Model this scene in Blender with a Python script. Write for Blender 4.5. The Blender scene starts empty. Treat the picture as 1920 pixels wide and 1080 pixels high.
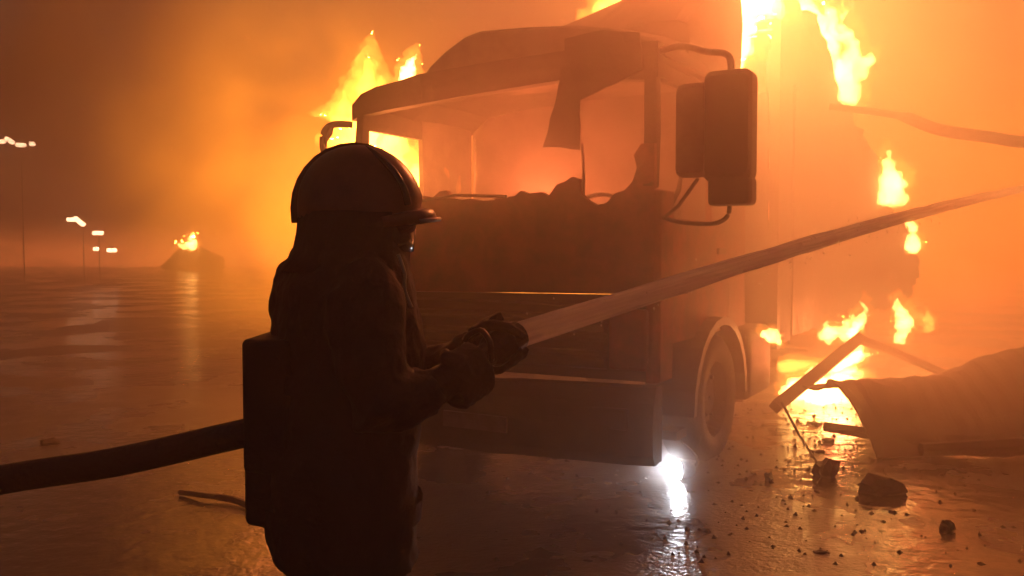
import bpy, bmesh, math, random
from mathutils import Vector, Matrix, noise as mn
random.seed(7)
S = bpy.context.scene
COL = S.collection
R = math.radians

# ------------------------------------------------------------------ camera, sky, exposure
cam = bpy.data.cameras.new('camera'); camo = bpy.data.objects.new('camera', cam); COL.objects.link(camo)
cam.sensor_width = 36.0; cam.lens = 36.0 * 1663 / 1920; cam.clip_start = 0.05; cam.clip_end = 2000
camo.location = (0, 0, 1.6); camo.rotation_euler = (R(90) - math.atan(75 / 1663), 0, 0)
S.camera = camo

world = bpy.data.worlds.new('World'); S.world = world; world.use_nodes = True
wn = world.node_tree.nodes; wl = world.node_tree.links
sky = wn.new('ShaderNodeTexSky'); sky.sky_type = 'NISHITA'; sky.sun_disc = False
sky.sun_elevation = R(-0.8); sky.sun_rotation = R(200); sky.dust_density = 4.0
wn['Background'].inputs['Strength'].default_value = 0.06
wl.new(sky.outputs[0], wn['Background'].inputs['Color'])

S.view_settings.view_transform = 'Standard'; S.view_settings.look = 'None'
S.view_settings.exposure = 0.85; S.view_settings.gamma = 1.0
S.render.engine = 'CYCLES'
cy = S.cycles
cy.use_denoising = True
cy.max_bounces = 6; cy.diffuse_bounces = 2; cy.glossy_bounces = 3; cy.transmission_bounces = 3
cy.volume_bounces = 2; cy.transparent_max_bounces = 12
cy.volume_step_rate = 2.0; cy.volume_max_steps = 32
cy.sample_clamp_indirect = 6.0; cy.sample_clamp_direct = 0.0

FIRE = (1.0, 0.205, 0.065)

# ------------------------------------------------------------------ materials
MATS = {}
def mat(name, col=(.1, .1, .1), rough=.7, metal=0.0, var=0.25, scale=6.0, bump=0.0, bscale=20.0, col2=None):
    m = bpy.data.materials.new(name); m.use_nodes = True
    n = m.node_tree.nodes; l = m.node_tree.links; b = n['Principled BSDF']
    tc = n.new('ShaderNodeTexCoord'); no = n.new('ShaderNodeTexNoise')
    no.inputs['Scale'].default_value = scale; no.inputs['Detail'].default_value = 7; no.inputs['Roughness'].default_value = .65
    l.new(tc.outputs['Object'], no.inputs['Vector'])
    r = n.new('ShaderNodeValToRGB'); l.new(no.outputs['Fac'], r.inputs['Fac'])
    c2 = col2 or tuple(c * (1 - var) for c in col)
    r.color_ramp.elements[0].position = .36; r.color_ramp.elements[0].color = (*c2, 1)
    r.color_ramp.elements[1].position = .64; r.color_ramp.elements[1].color = (*col, 1)
    l.new(r.outputs[0], b.inputs['Base Color'])
    b.inputs['Metallic'].default_value = metal
    mr = n.new('ShaderNodeMapRange'); l.new(no.outputs['Fac'], mr.inputs['Value'])
    mr.inputs['To Min'].default_value = max(.03, rough - .15); mr.inputs['To Max'].default_value = min(1, rough + .15)
    l.new(mr.outputs[0], b.inputs['Roughness'])
    if bump:
        n2 = n.new('ShaderNodeTexNoise'); n2.inputs['Scale'].default_value = bscale; n2.inputs['Detail'].default_value = 6
        l.new(tc.outputs['Object'], n2.inputs['Vector'])
        bp = n.new('ShaderNodeBump'); bp.inputs['Strength'].default_value = bump; bp.inputs['Distance'].default_value = .02
        l.new(n2.outputs['Fac'], bp.inputs['Height']); l.new(bp.outputs[0], b.inputs['Normal'])
    MATS[name] = m
    return m

def emis(name, col, strength):
    m = bpy.data.materials.new(name); m.use_nodes = True
    n = m.node_tree.nodes; l = m.node_tree.links; n.remove(n['Principled BSDF'])
    e = n.new('ShaderNodeEmission'); e.inputs['Color'].default_value = (*col, 1); e.inputs['Strength'].default_value = strength
    l.new(e.outputs[0], n['Material Output'].inputs['Surface'])
    return m

def flame_mat(name, col, strength):
    """a flame is glowing gas: emission through its volume, no surface"""
    m = bpy.data.materials.new(name); m.use_nodes = True
    n = m.node_tree.nodes; l = m.node_tree.links; n.remove(n['Principled BSDF'])
    e = n.new('ShaderNodeEmission'); e.inputs['Color'].default_value = (*col, 1); e.inputs['Strength'].default_value = strength
    l.new(e.outputs[0], n['Material Output'].inputs['Volume'])
    t = n.new('ShaderNodeBsdfTransparent'); e2 = n.new('ShaderNodeEmission'); e2.inputs['Color'].default_value = (*col, 1); e2.inputs['Strength'].default_value = min(.25, strength * .02)
    ad = n.new('ShaderNodeAddShader'); l.new(t.outputs[0], ad.inputs[0]); l.new(e2.outputs[0], ad.inputs[1]); l.new(ad.outputs[0], n['Material Output'].inputs['Surface'])
    return m

def cloud_mat(name, emission=None, estr=0.0, dens=0.0, scol=(.5, .5, .5), nscale=2.0, lo=.35, hi=.7, fall=(0.0, 1.0), aniso=0.3, stretch=(1, 1, 1), seed=0.0, base=0.0):
    """gas that thins out towards the outside of its (unit-sphere based) body, broken up by noise"""
    m = bpy.data.materials.new(name); m.use_nodes = True
    n = m.node_tree.nodes; l = m.node_tree.links; n.remove(n['Principled BSDF'])
    tc = n.new('ShaderNodeTexCoord')
    ln = n.new('ShaderNodeVectorMath'); ln.operation = 'LENGTH'; l.new(tc.outputs['Object'], ln.inputs[0])
    f = n.new('ShaderNodeMapRange'); f.interpolation_type = 'SMOOTHSTEP'
    f.inputs['From Min'].default_value = fall[1]; f.inputs['From Max'].default_value = fall[0]
    l.new(ln.outputs['Value'], f.inputs['Value'])
    mp = n.new('ShaderNodeMapping'); l.new(tc.outputs['Object'], mp.inputs['Vector'])
    mp.inputs['Scale'].default_value = stretch; mp.inputs['Location'].default_value = (seed, seed * .7, seed * 1.3)
    no = n.new('ShaderNodeTexNoise'); no.inputs['Scale'].default_value = nscale; no.inputs['Detail'].default_value = 5
    no.inputs['Distortion'].default_value = .6
    l.new(mp.outputs[0], no.inputs['Vector'])
    g = n.new('ShaderNodeMapRange'); g.inputs['From Min'].default_value = lo; g.inputs['From Max'].default_value = hi
    g.inputs['To Min'].default_value = base
    l.new(no.outputs['Fac'], g.inputs['Value'])
    mu = n.new('ShaderNodeMath'); mu.operation = 'MULTIPLY'; l.new(f.outputs[0], mu.inputs[0]); l.new(g.outputs[0], mu.inputs[1])
    if emission and not dens:
        em = n.new('ShaderNodeEmission'); em.inputs['Color'].default_value = (*emission, 1)
        e = n.new('ShaderNodeMath'); e.operation = 'MULTIPLY'; e.inputs[1].default_value = estr; l.new(mu.outputs[0], e.inputs[0]); l.new(e.outputs[0], em.inputs['Strength'])
        l.new(em.outputs[0], n['Material Output'].inputs['Volume'])
        return m
    v = n.new('ShaderNodeVolumePrincipled'); v.inputs['Color'].default_value = (*scol, 1)
    v.inputs['Anisotropy'].default_value = aniso
    d = n.new('ShaderNodeMath'); d.operation = 'MULTIPLY'; d.inputs[1].default_value = dens; l.new(mu.outputs[0], d.inputs[0])
    l.new(d.outputs[0], v.inputs['Density'])
    if emission:
        v.inputs['Emission Color'].default_value = (*emission, 1)
        e = n.new('ShaderNodeMath'); e.operation = 'MULTIPLY'; e.inputs[1].default_value = estr; l.new(mu.outputs[0], e.inputs[0])
        l.new(e.outputs[0], v.inputs['Emission Strength'])
    l.new(v.outputs[0], n['Material Output'].inputs['Volume'])
    return m

mat('red_paint', (.34, .05, .03), .55, 0, bump=.15, bscale=9, scale=3.2, col2=(.05, .018, .014))
mat('charred', (.045, .035, .03), .75, .1, bump=.5, bscale=14, scale=5, col2=(.015, .012, .011))
mat('ash', (.20, .17, .15), .85, 0, bump=.4, bscale=12, scale=3, col2=(.07, .055, .05))
mat('burnt_steel', (.13, .085, .06), .55, .6, bump=.3, bscale=18, scale=6, col2=(.05, .035, .03))
mat('pale_steel', (.42, .38, .34), .35, .7, bump=.1, scale=8, col2=(.2, .16, .13))
mat('black_plastic', (.03, .028, .028), .45, 0, bump=.15, scale=8)
mat('rubber', (.022, .02, .02), .7, 0, bump=.4, bscale=30)
mat('trailer_skin', (.07, .055, .048), .7, .2, bump=.5, bscale=6, scale=1.3, col2=(.025, .02, .018))
mat('coat', (.03, .018, .018), .75, 0, bump=.5, bscale=25, scale=9)
mat('skin', (.35, .2, .14), .5)
mat('helmet', (.24, .085, .06), .32, 0, bump=.05, scale=10, col2=(.15, .055, .04))
mat('pale_highlight', (.45, .4, .35), .35, .2)  # pale tone standing in for light along edges
mat('visor', (.02, .02, .022), .15)
mat('reflective', (.55, .55, .5), .4)
mat('hose', (.035, .022, .03), .6, 0, bump=.4, bscale=60, scale=12)
mat('nozzle', (.04, .035, .04), .35, .5)
mat('rubble', (.06, .05, .045), .9, 0, bump=.8, bscale=15)
mat('lampglass', (.6, .6, .6), .1)

# wet asphalt with standing water
def wet():
    m = bpy.data.materials.new('wet_asphalt'); m.use_nodes = True
    n = m.node_tree.nodes; l = m.node_tree.links; b = n['Principled BSDF']
    g = n.new('ShaderNodeNewGeometry')
    big = n.new('ShaderNodeTexNoise'); big.inputs['Scale'].default_value = .55; big.inputs['Detail'].default_value = 5; big.inputs['Roughness'].default_value = .6
    l.new(g.outputs['Position'], big.inputs['Vector'])
    fine = n.new('ShaderNodeTexNoise'); fine.inputs['Scale'].default_value = 34; fine.inputs['Detail'].default_value = 4
    l.new(g.outputs['Position'], fine.inputs['Vector'])
    rip = n.new('ShaderNodeTexNoise'); rip.inputs['Scale'].default_value = 7; rip.inputs['Detail'].default_value = 3
    l.new(g.outputs['Position'], rip.inputs['Vector'])
    pud = n.new('ShaderNodeMapRange'); pud.interpolation_type = 'SMOOTHSTEP'
    pud.inputs['From Min'].default_value = .42; pud.inputs['From Max'].default_value = .58
    l.new(big.outputs['Fac'], pud.inputs['Value'])      # 1 = standing water
    c = n.new('ShaderNodeMixRGB'); c.inputs[1].default_value = (.075, .068, .062, 1); c.inputs[2].default_value = (.035, .031, .029, 1)
    l.new(pud.outputs[0], c.inputs[0]); l.new(c.outputs[0], b.inputs['Base Color'])
    rr = n.new('ShaderNodeMapRange'); rr.inputs['To Min'].default_value = .45; rr.inputs['To Max'].default_value = .15
    l.new(pud.outputs[0], rr.inputs['Value']); l.new(rr.outputs[0], b.inputs['Roughness'])
    b.inputs['Specular IOR Level'].default_value = .5; b.inputs['Coat Weight'].default_value = .35; b.inputs['Coat Roughness'].default_value = .12; b.inputs['Coat IOR'].default_value = 1.4
    iv = n.new('ShaderNodeMath'); iv.operation = 'SUBTRACT'; iv.inputs[0].default_value = 1.0; l.new(pud.outputs[0], iv.inputs[1])
    b1 = n.new('ShaderNodeBump'); b1.inputs['Distance'].default_value = .012
    s1 = n.new('ShaderNodeMath'); s1.operation = 'MULTIPLY_ADD'; s1.inputs[1].default_value = .6; s1.inputs[2].default_value = .12
    l.new(iv.outputs[0], s1.inputs[0]); l.new(s1.outputs[0], b1.inputs['Strength']); l.new(fine.outputs['Fac'], b1.inputs['Height'])
    b2 = n.new('ShaderNodeBump'); b2.inputs['Distance'].default_value = .03; b2.inputs['Strength'].default_value = .38
    l.new(rip.outputs['Fac'], b2.inputs['Height']); l.new(b1.outputs[0], b2.inputs['Normal']); l.new(b2.outputs[0], b.inputs['Normal']); l.new(b2.outputs[0], b.inputs['Coat Normal'])
    MATS['wet_asphalt'] = m
wet()

# ------------------------------------------------------------------ mesh helpers
def M(x): return MATS[x] if isinstance(x, str) else x
def obj(name, v, f, m, parent=None, smooth=False):
    me = bpy.data.meshes.new(name); me.from_pydata([tuple(p) for p in v], [], f); me.update()
    bm = bmesh.new(); bm.from_mesh(me); bmesh.ops.recalc_face_normals(bm, faces=bm.faces); bm.to_mesh(me); bm.free()
    if smooth:
        for p in me.polygons: p.use_smooth = True
    o = bpy.data.objects.new(name, me); COL.objects.link(o)
    if m is not None: me.materials.append(M(m))
    if parent: o.parent = parent
    return o
def empty(name, loc=(0, 0, 0), rz=0.0, parent=None):
    o = bpy.data.objects.new(name, None); COL.objects.link(o); o.location = loc; o.rotation_euler.z = rz
    if parent: o.parent = parent
    return o
def tag(o, label=None, cat=None, group=None, kind=None):
    if label: o['label'] = label
    if cat: o['category'] = cat
    if group: o['group'] = group
    if kind: o['kind'] = kind
    return o
def join(*parts):
    V = []; F = []
    for v, f in parts:
        k = len(V); V += [tuple(p) for p in v]; F += [tuple(i + k for i in q) for q in f]
    return V, F
def boxg(x0, x1, y0, y1, z0, z1):
    v = [(x, y, z) for x in (x0, x1) for y in (y0, y1) for z in (z0, z1)]
    return v, [(0, 1, 3, 2), (4, 6, 7, 5), (0, 4, 5, 1), (2, 3, 7, 6), (0, 2, 6, 4), (1, 5, 7, 3)]
def loft(rings, cap=True):
    n = len(rings[0]); v = [tuple(p) for r in rings for p in r]; f = []
    for i in range(len(rings) - 1):
        for j in range(n):
            a = i * n + j; b = i * n + (j + 1) % n
            f.append((a, b, b + n, a + n))
    if cap: f.append(tuple(range(n))[::-1]); f.append(tuple(range((len(rings) - 1) * n, len(rings) * n)))
    return v, f
def tube(path, rad, n=10, squash=1.0):
    P = [Vector(p) for p in path]; rings = []
    if not hasattr(rad, '__len__'): rad = [rad] * len(P)
    up0 = Vector((0, 0, 1))
    for i, p in enumerate(P):
        t = (P[min(i + 1, len(P) - 1)] - P[max(i - 1, 0)]).normalized()
        up = up0 if abs(t.z) < .95 else Vector((1, 0, 0))
        s = t.cross(up).normalized(); w = s.cross(t).normalized()
        rings.append([p + (s * math.cos(a) + w * math.sin(a) * squash) * rad[i] for a in [2 * math.pi * k / n for k in range(n)]])
    return loft(rings)
def spline(pts, k=6):
    P = [Vector(p) for p in pts]; out = []
    for i in range(len(P) - 1):
        p0 = P[max(i - 1, 0)]; p1 = P[i]; p2 = P[i + 1]; p3 = P[min(i + 2, len(P) - 1)]
        for j in range(k):
            t = j / k
            out.append(.5 * ((2 * p1) + (p2 - p0) * t + (2 * p0 - 5 * p1 + 4 * p2 - p3) * t * t + (-p0 + 3 * p1 - 3 * p2 + p3) * t ** 3))
    out.append(P[-1]); return out
def lerp(a, b, t): return a + (b - a) * t
def slab(name, pts, off, m, parent=None, cuts=0, amp=0.0, freq=2.0, jag=0.0, holes=None, smooth=False):
    """flat polygon with real thickness; optionally cut finer and buckled"""
    bm = bmesh.new()
    P = [Vector(p) for p in pts]; off = Vector(off)
    vs = [bm.verts.new(p) for p in P]; f = bm.faces.new(vs); f.normal_update()
    if cuts:
        bmesh.ops.triangulate(bm, faces=[f], ngon_method='BEAUTY')
        for _ in range(cuts):
            lim = 0.0
            es = sorted(bm.edges, key=lambda e: -e.calc_length())
            mean = sum(e.calc_length() for e in es) / len(es)
            es = [e for e in es if e.calc_length() > mean * .7]
            bmesh.ops.subdivide_edges(bm, edges=es, cuts=1, use_grid_fill=False)
            bmesh.ops.triangulate(bm, faces=[q for q in bm.faces if len(q.verts) > 3])
        if jag:
            for v in bm.verts:
                if v.is_boundary:
                    v.co += Vector((mn.noise(v.co * 9), mn.noise(v.co * 9 + Vector((9, 2, 1))), mn.noise(v.co * 9 + Vector((3, 7, 5))))) * jag
        nr = off.normalized()
        for v in bm.verts: v.co += nr * (mn.noise(v.co * freq) + .5 * mn.noise(v.co * freq * 2.7)) * amp
    r = bmesh.ops.extrude_face_region(bm, geom=list(bm.faces))
    for e in r['geom']:
        if isinstance(e, bmesh.types.BMVert): e.co += off
    bmesh.ops.recalc_face_normals(bm, faces=bm.faces)
    me = bpy.data.meshes.new(name); bm.to_mesh(me); bm.free()
    o = bpy.data.objects.new(name, me); COL.objects.link(o); me.materials.append(M(m))
    if parent: o.parent = parent
    return o
def bev(o, w=.01, seg=2):
    b = o.modifiers.new('b', 'BEVEL'); b.width = w; b.segments = seg; b.limit_method = 'ANGLE'; b.angle_limit = R(35); return o
def fuse(o, vox=.012, sm=4):
    r = o.modifiers.new('r', 'REMESH'); r.mode = 'VOXEL'; r.voxel_size = vox; r.use_smooth_shade = True
    s = o.modifiers.new('s', 'SMOOTH'); s.iterations = sm; s.factor = .5; return o
def ell(c, r, n=14, k=9, rot=None):
    V = []; F = []; c = Vector(c); rot = rot or Matrix.Identity(3)
    rings = [[c + rot @ Vector((r[0] * math.sin(t) * math.cos(a), r[1] * math.sin(t) * math.sin(a), r[2] * math.cos(t))) for a in [2 * math.pi * j / n for j in range(n)]] for t in [math.pi * (i + .02) / (k + .04) for i in range(k + 1)]]
    return loft(rings)
def rock(name, c, r, m, seed, squash=(1, 1, .7), amp=1.0):
    bm = bmesh.new(); bmesh.ops.create_icosphere(bm, subdivisions=2, radius=1)
    for v in bm.verts:
        d = 1 + amp * .55 * mn.noise(v.co * 1.3 + Vector((seed * 3.1, seed, 0))) + .2 * mn.noise(v.co * 3.5 + Vector((seed, 0, 0)))
        v.co = Vector((v.co.x * squash[0], v.co.y * squash[1], v.co.z * squash[2])) * d * r
    for v in bm.verts: v.co.z = max(v.co.z, -.25 * r * squash[2])
    zmin = min(v.co.z for v in bm.verts)
    for v in bm.verts: v.co.z -= zmin + r * .08
    me = bpy.data.meshes.new(name); bm.to_mesh(me); bm.free(); me.materials.append(M(m))
    o = bpy.data.objects.new(name, me); COL.objects.link(o); o.location = c; return o

# ------------------------------------------------------------------ ground
def ground():
    n = 24; V = []; F = []
    xs = [-900, -300, -100, -40, -20, -12, -8, -5, -3, -1.5, 0, 1.5, 3, 4.5, 6, 8, 11, 15, 25, 40, 100, 300, 900]
    ys = [-300, -60, -10, -2, 0, 2, 3.5, 5, 6.5, 8, 10, 12, 15, 20, 30, 50, 90, 200, 500, 1200]
    for y in ys:
        for x in xs: V.append((x, y, 0))
    w = len(xs)
    for j in range(len(ys) - 1):
        for i in range(w - 1):
            F.append((j * w + i, j * w + i + 1, (j + 1) * w + i + 1, (j + 1) * w + i))
    o = obj('ground', V, F, 'wet_asphalt'); tag(o, 'wet dark asphalt ground covered in shallow water', None, kind='structure')
ground()

# ------------------------------------------------------------------ truck (tractor unit); a = metres from its near front corner across the front, b = metres back
TR_LOC = (.908, 5.7, 0); TR_ROT = math.atan2(-.502, .865)
truck = tag(empty('burning_truck', TR_LOC, TR_ROT), 'burnt out red truck cab with broken windscreen and hanging visor, in front of flames', 'truck')
def T(a, b, z): return (-a, b, z)

def build_truck():
    t = truck
    # lower front
    top = [(2.5, 1.98), (2.3, 2.0), (2.1, 1.97), (1.9, 2.0), (1.72, 1.975), (1.66, 2.015), (1.60, 2.02), (1.55, 1.965), (1.47, 1.945), (1.38, 1.955), (1.3, 1.935), (1.2, 1.94), (1.16, 1.975), (1.1, 1.955),
           (1.03, 1.965), (.98, 2.0), (.92, 1.975), (.82, 1.985), (.76, 1.955), (.70, 2.03), (.64, 2.045), (.58, 2.08), (.53, 2.06), (.51, 1.96), (.46, 1.915), (.40, 1.885), (.33, 1.895), (.27, 1.96), (.2, 1.975), (.15, 2.03), (.12, 2.12), (.14, 2.2), (.09, 2.27), (0, 2.27)]
    pts = [T(0, 0, 1.30)] + [T(2.5, 0, 1.27)] + [T(a, .0, z) for a, z in top]
    slab('front_panel', pts, (0, .05, 0), 'red_paint', t, cuts=2, amp=.012, freq=2.2)
    slab('grille_panel', [T(.02, .07, .72), T(2.48, .07, .70), T(2.48, .07, 1.262), T(.02, .07, 1.292)], (0, .05, 0), 'black_plastic', t)
    for i in range(4):
        z = .80 + i * .118
        v, f = loft([[T(a, -.01, z), T(a, .068, z - .02), T(a, .068, z + .075), T(a, -.01, z + .06)] for a in (.34, 1.0, 1.6, 2.2)])
        bev(obj('grille_slat', v, f, 'charred', t), .008)
    for s, a0, a1 in ((0, .03, .30), (1, 2.23, 2.47)):
        v, f = boxg(-a1, -a0, -.03, .066, .80, 1.2); bev(obj('corner_vent', v, f, 'red_paint', t), .02)
    # bumper with rounded section, sagging to the far side
    rings = []
    for i in range(14):
        a = -.03 + 2.56 * i / 13; dz = -.05 * i / 13; bow = .10 * (1 - ((a - 1.25) / 1.28) ** 2)
        sag = .012 * mn.noise(Vector((a * 3, 1, 2)))
        prof = [(.02, .20), (-.06, .19), (-.10, .26), (-.11, .45), (-.09, .60), (-.05, .70), (.06, .705), (.06, .20)]
        rings.append([T(a, b - bow + .04, z + dz + sag) for b, z in prof])
    v, f = loft(rings); o = obj('bumper', v, f, 'charred', t)
    for a in (.28, 2.2):
        v, f = boxg(-a - .15, -a + .15, -.115, -.06, .42, .56); bev(obj('headlamp_housing', v, f, 'black_plastic', t), .015)
    v, f = boxg(-1.51, -.99, -.19, -.165, .33, .44); obj('number_plate', v, f, 'ash', t)
    # pillars and header
    for (a0, a1, a2, a3, zt) in ((.0, .085, .10, .01, 2.86), (2.42, 2.5, 2.49, 2.42, 2.68)):
        v, f = loft([[T(a0, .0, 1.99), T(a1, .0, 1.99), T(a1, .10, 1.99), T(a0, .10, 1.99)], [T(a0, .03, 2.35), T(a1, .03, 2.35), T(a1, .13, 2.35), T(a0, .13, 2.35)],
                     [T(a3, .062, zt), T(a2, .062, zt), T(a2, .14, zt), T(a3, .14, zt)]])
        bev(obj('windscreen_pillar', v, f, 'charred', t), .012)
    pts = [T(2.47, .06, 2.63), T(2.2, .06, 2.655), T(1.8, .06, 2.685), T(1.3, .06, 2.715), T(.9, .06, 2.735), T(.66, .06, 2.745), T(.1, .06, 2.69), T(.0, .06, 2.70), T(0, .06, 2.93),
           T(.6, .06, 2.94), T(1.2, .06, 2.93), T(1.9, .06, 2.90), T(2.06, .06, 2.87), T(2.3, .06, 2.84), T(2.45, .06, 2.80), T(2.54, .06, 2.72), T(2.54, .06, 2.6)]
    slab('windscreen_header', pts, (0, .09, 0), 'charred', t, cuts=2, amp=.012, freq=2.5)
    # roof, buckled
    rings = []
    for i in range(9):
        b = .155 + 1.6 * i / 8
        rr = []
        for (a, z) in [(-.0, 2.80), (.04, 2.90), (.5, 2.94), (1.2, 2.93), (1.9, 2.90), (2.3, 2.85), (2.48, 2.78), (2.54, 2.66), (2.5, 2.66), (2.3, 2.80), (1.9, 2.86), (1.2, 2.89), (.5, 2.90), (.06, 2.84)]:
            rr.append(T(a, b, z + .03 * mn.noise(Vector((a * 2, b * 2, 0)))))
        rings.append(rr)
    v, f = loft(rings); obj('roof', v, f, 'charred', t)
    # front high-roof cowl
    rings = []
    for b, s, dz in ((.16, .97, -.02), (.19, 1.0, 0), (.45, 1.02, .05), (.8, 1.03, .08), (1.05, 1.02, .09)):
        rr = []
        for a, z in [(1.97, 2.87), (1.88, 2.97), (1.74, 3.07), (1.56, 3.165), (1.42, 3.185), (1.05, 3.165), (.72, 3.14), (.4, 3.08), (.12, 2.99), (.02, 2.93), (.0, 2.86)]:
            a2 = 1.0 + (a - 1.0) * s
            rr.append(T(a2, b, max(2.86, z + dz * (1 if z > 2.95 else 0) + .012 * mn.noise(Vector((a * 4, b * 5, 3))))))
        rings.append(rr)
    v, f = loft(rings); obj('roof_cowl', v, f, 'ash', t)
    # tall air deflector
    rings = []
    sec = [(1.86, 2.9), (1.80, 3.2), (1.56, 3.50), (1.2, 3.60), (.9, 3.68), (.55, 3.86), (.25, 3.93), (.06, 3.90), (-.03, 3.78), (-.06, 3.4), (-.05, 3.08), (-.02, 2.9)]
    for b, s in ((.72, .32), (1.0, .55), (1.3, .80), (1.55, .97), (1.74, 1.02), (1.78, 1.0)):
        rings.append([T(.9 + (a - .9) * lerp(.88, 1, s), b, 2.9 + (z - 2.9) * s + .015 * mn.noise(Vector((a * 3, b * 3, 1)))) for a, z in sec])
    v, f = loft(rings); obj('air_deflector', v, f, 'ash', t, smooth=False)
    # torn sun visor hanging through the windscreen opening
    slab('sun_visor', [T(.66, -.02, 2.75), T(.63, -.02, 3.0), T(.36, -.02, 3.02), T(.1, -.02, 2.98), T(.07, -.02, 2.74), T(.2, -.02, 2.69), T(.34, -.02, 2.65), T(.525, -.02, 2.58), T(.52, -.02, 2.42), T(.52, -.02, 2.25),
                       T(.65, -.02, 2.275), T(.79, -.02, 2.285), T(.765, -.02, 2.38), T(.74, -.02, 2.48), T(.70, -.02, 2.60)], (0, .02, 0), 'charred', t, cuts=2, amp=.012, freq=4, jag=.012)
    v, f = tube([T(.515, .03, 1.93), T(.512, .03, 2.1), T(.52, .02, 2.3)], .012); obj('windscreen_post', v, f, 'pale_steel', t)
    v, f = tube([T(1.9, -.02, 1.94), T(1.5, -.03, 1.98), T(1.08, -.03, 1.96)], .012); obj('wiper', v, f, 'black_plastic', t)
    # inside
    v, f = loft([[T(a, .08, 1.5), T(a, .55, 1.5), T(a, .5, 1.78 + .03 * mn.noise(Vector((a * 4, 0, 0)))), T(a, .12, 1.80 + .03 * mn.noise(Vector((a * 4, 3, 0))))] for a in [.08 + 2.34 * i / 12 for i in range(13)]])
    obj('dashboard', v, f, 'charred', t)
    c = Vector(T(.62, .45, 1.86)); ring = [c + Vector((.19 * math.cos(x), .10 * math.sin(x), .13 * math.sin(x))) for x in [2 * math.pi * k / 20 for k in range(21)]]
    v, f = join(tube(ring, .016, 8), tube([c + Vector((0, .0, 0)), c + Vector((0, -.2, -.14))], .03, 8), tube([c + Vector((-.19, 0, 0)), c + Vector((.19, 0, 0))], .012, 6)); obj('steering_wheel', v, f, 'charred', t)
    for a in (.28, 1.72):
        v, f = boxg(-a - .5, -a, .85, 1.35, 1.25, 1.42); s = bev(obj('seat', v, f, 'charred', t), .04)
        rr = [[T(a + .02, 1.2 + k * .12, z), T(a + .48, 1.2 + k * .12, z), T(a + .48, 1.3 + k * .12, z), T(a + .02, 1.3 + k * .12, z)] for k, z in ((0, 1.42), (.6, 1.75), (1, 1.93))]
        v, f = loft(rr); bev(obj('backrest', v, f, 'charred', s), .03)
    v, f = boxg(-2.46, -.04, .1, 1.72, .98, 1.03); obj('cab_floor', v, f, 'charred', t)
    slab('rear_wall', [T(.03, 1.72, 1.03), T(2.47, 1.72, 1.03), T(2.47, 1.72, 2.76), T(2.3, 1.72, 2.82), T(1.9, 1.72, 2.88), T(.5, 1.72, 2.92), T(.03, 1.72, 2.88)], (0, .04, 0), 'ash', t, cuts=2, amp=.012)
    # near door: frame round an open window
    def door(a, th, win, far):
        bsk = [.10, 1.66]
        lower = slab('door', [T(a, .10, .95), T(a, 1.66, .95), T(a, 1.66, win[0]), T(a, .10, win[0])], (th, 0, 0), 'red_paint', t, cuts=2, amp=.008)
        v, f = boxg(-a + (-.03 if far else .005), -a + (-.005 if far else .03), 1.32, 1.5, 1.55, 1.60); bev(obj('door_handle', v, f, 'black_plastic', lower), .008)
        slab('rear_door_post', [T(a, win[2], win[0]), T(a, 1.66, win[0]), T(a, 1.66, 2.8), T(a, win[2] - .02, 2.8)], (th, 0, 0), 'ash' if far else 'red_paint', t)
        slab('window_header', [T(a, .12, win[1]), T(a, win[2] - .02, win[1]), T(a, win[2] - .02, 2.8), T(a, .12, 2.8)], (th, 0, 0), 'charred', t)
    door(.0, -.045, (1.80, 2.70, 1.20), False)
    door(2.455, -.045, (1.95, 2.53, .90), True)
    v, f = tube([T(.01, .24, 1.81), T(.01, .5, 2.0), T(.01, .62, 2.3), T(.01, .62, 2.70)], .018, 8); obj('quarter_window_post', v, f, 'charred', t)
    # sleeper side behind the door
    slab('sleeper_side', [T(.0, 1.67, .95), T(.0, 2.15, .95), T(0, 2.12, 2.3), T(0, 2.05, 2.86), T(0, 1.67, 2.86)], (-.04, 0, 0), 'red_paint', t, cuts=2, amp=.012)
    # corner panel, wheel arch, step, tank
    v, f = loft([[T(-.0, .0, z), T(.05, .0, z), T(.05, .30, z), T(-.03, .30, z), T(-.03, .06, z)] for z in (.72, 1.3, 1.98)])
    bev(obj('corner_panel', v, f, 'red_paint', t), .012)
    rings = []
    for i in range(13):
        x = math.pi * i / 12; cb, cz = 1.22 - .68 * math.cos(x), .42 + .66 * math.sin(x)
        cb2, cz2 = 1.22 - .62 * math.cos(x), .42 + .60 * math.sin(x)
        rings.append([T(-.10, cb, cz), T(.28, cb, cz), T(.28, cb2, cz2), T(-.10, cb2, cz2)])
    v, f = loft(rings); obj('wheel_arch', v, f, 'black_plastic', t, smooth=False)
    v, f = boxg(-.35, .10, 1.95, 2.7, .32, .92); bev(obj('fuel_tank', v, f, 'burnt_steel', t), .07, 4)
    v, f = boxg(-.3, .06, .30, .50, .30, .36); obj('step', v, f, 'charred', t)
    for a in (.8, 1.62):
        v, f = boxg(-a - .08, -a, .3, 5.6, .72, .96); obj('chassis_rail', v, f, 'burnt_steel', t)
    # wheels
    def wheel(a, b, r=.50, w=.30, flat=.05):
        e = empty('wheel', T(a, b, r - flat), 0, t)
        prof = [(r * .58, -w / 2), (r * .86, -w / 2 - .02), (r * .97, -w / 2 + .02), (r, -w / 4), (r, w / 4), (r * .97, w / 2 - .02), (r * .86, w / 2 + .02), (r * .58, w / 2)]
        rings = [[(y, p * math.cos(x), max(-(r - flat), p * math.sin(x))) for p, y in prof] for x in [2 * math.pi * k / 36 for k in range(37)]]
        v, f = loft(rings, cap=False); obj('tyre', v, f, 'rubber', e, smooth=True)
        prof = [(.02, w * .30), (r * .25, w * .30), (r * .30, w * .20), (r * .50, w * .15), (r * .57, w * .48), (r * .6, w * .46), (r * .6, -w * .4), (.02, -w * .4)]
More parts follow.
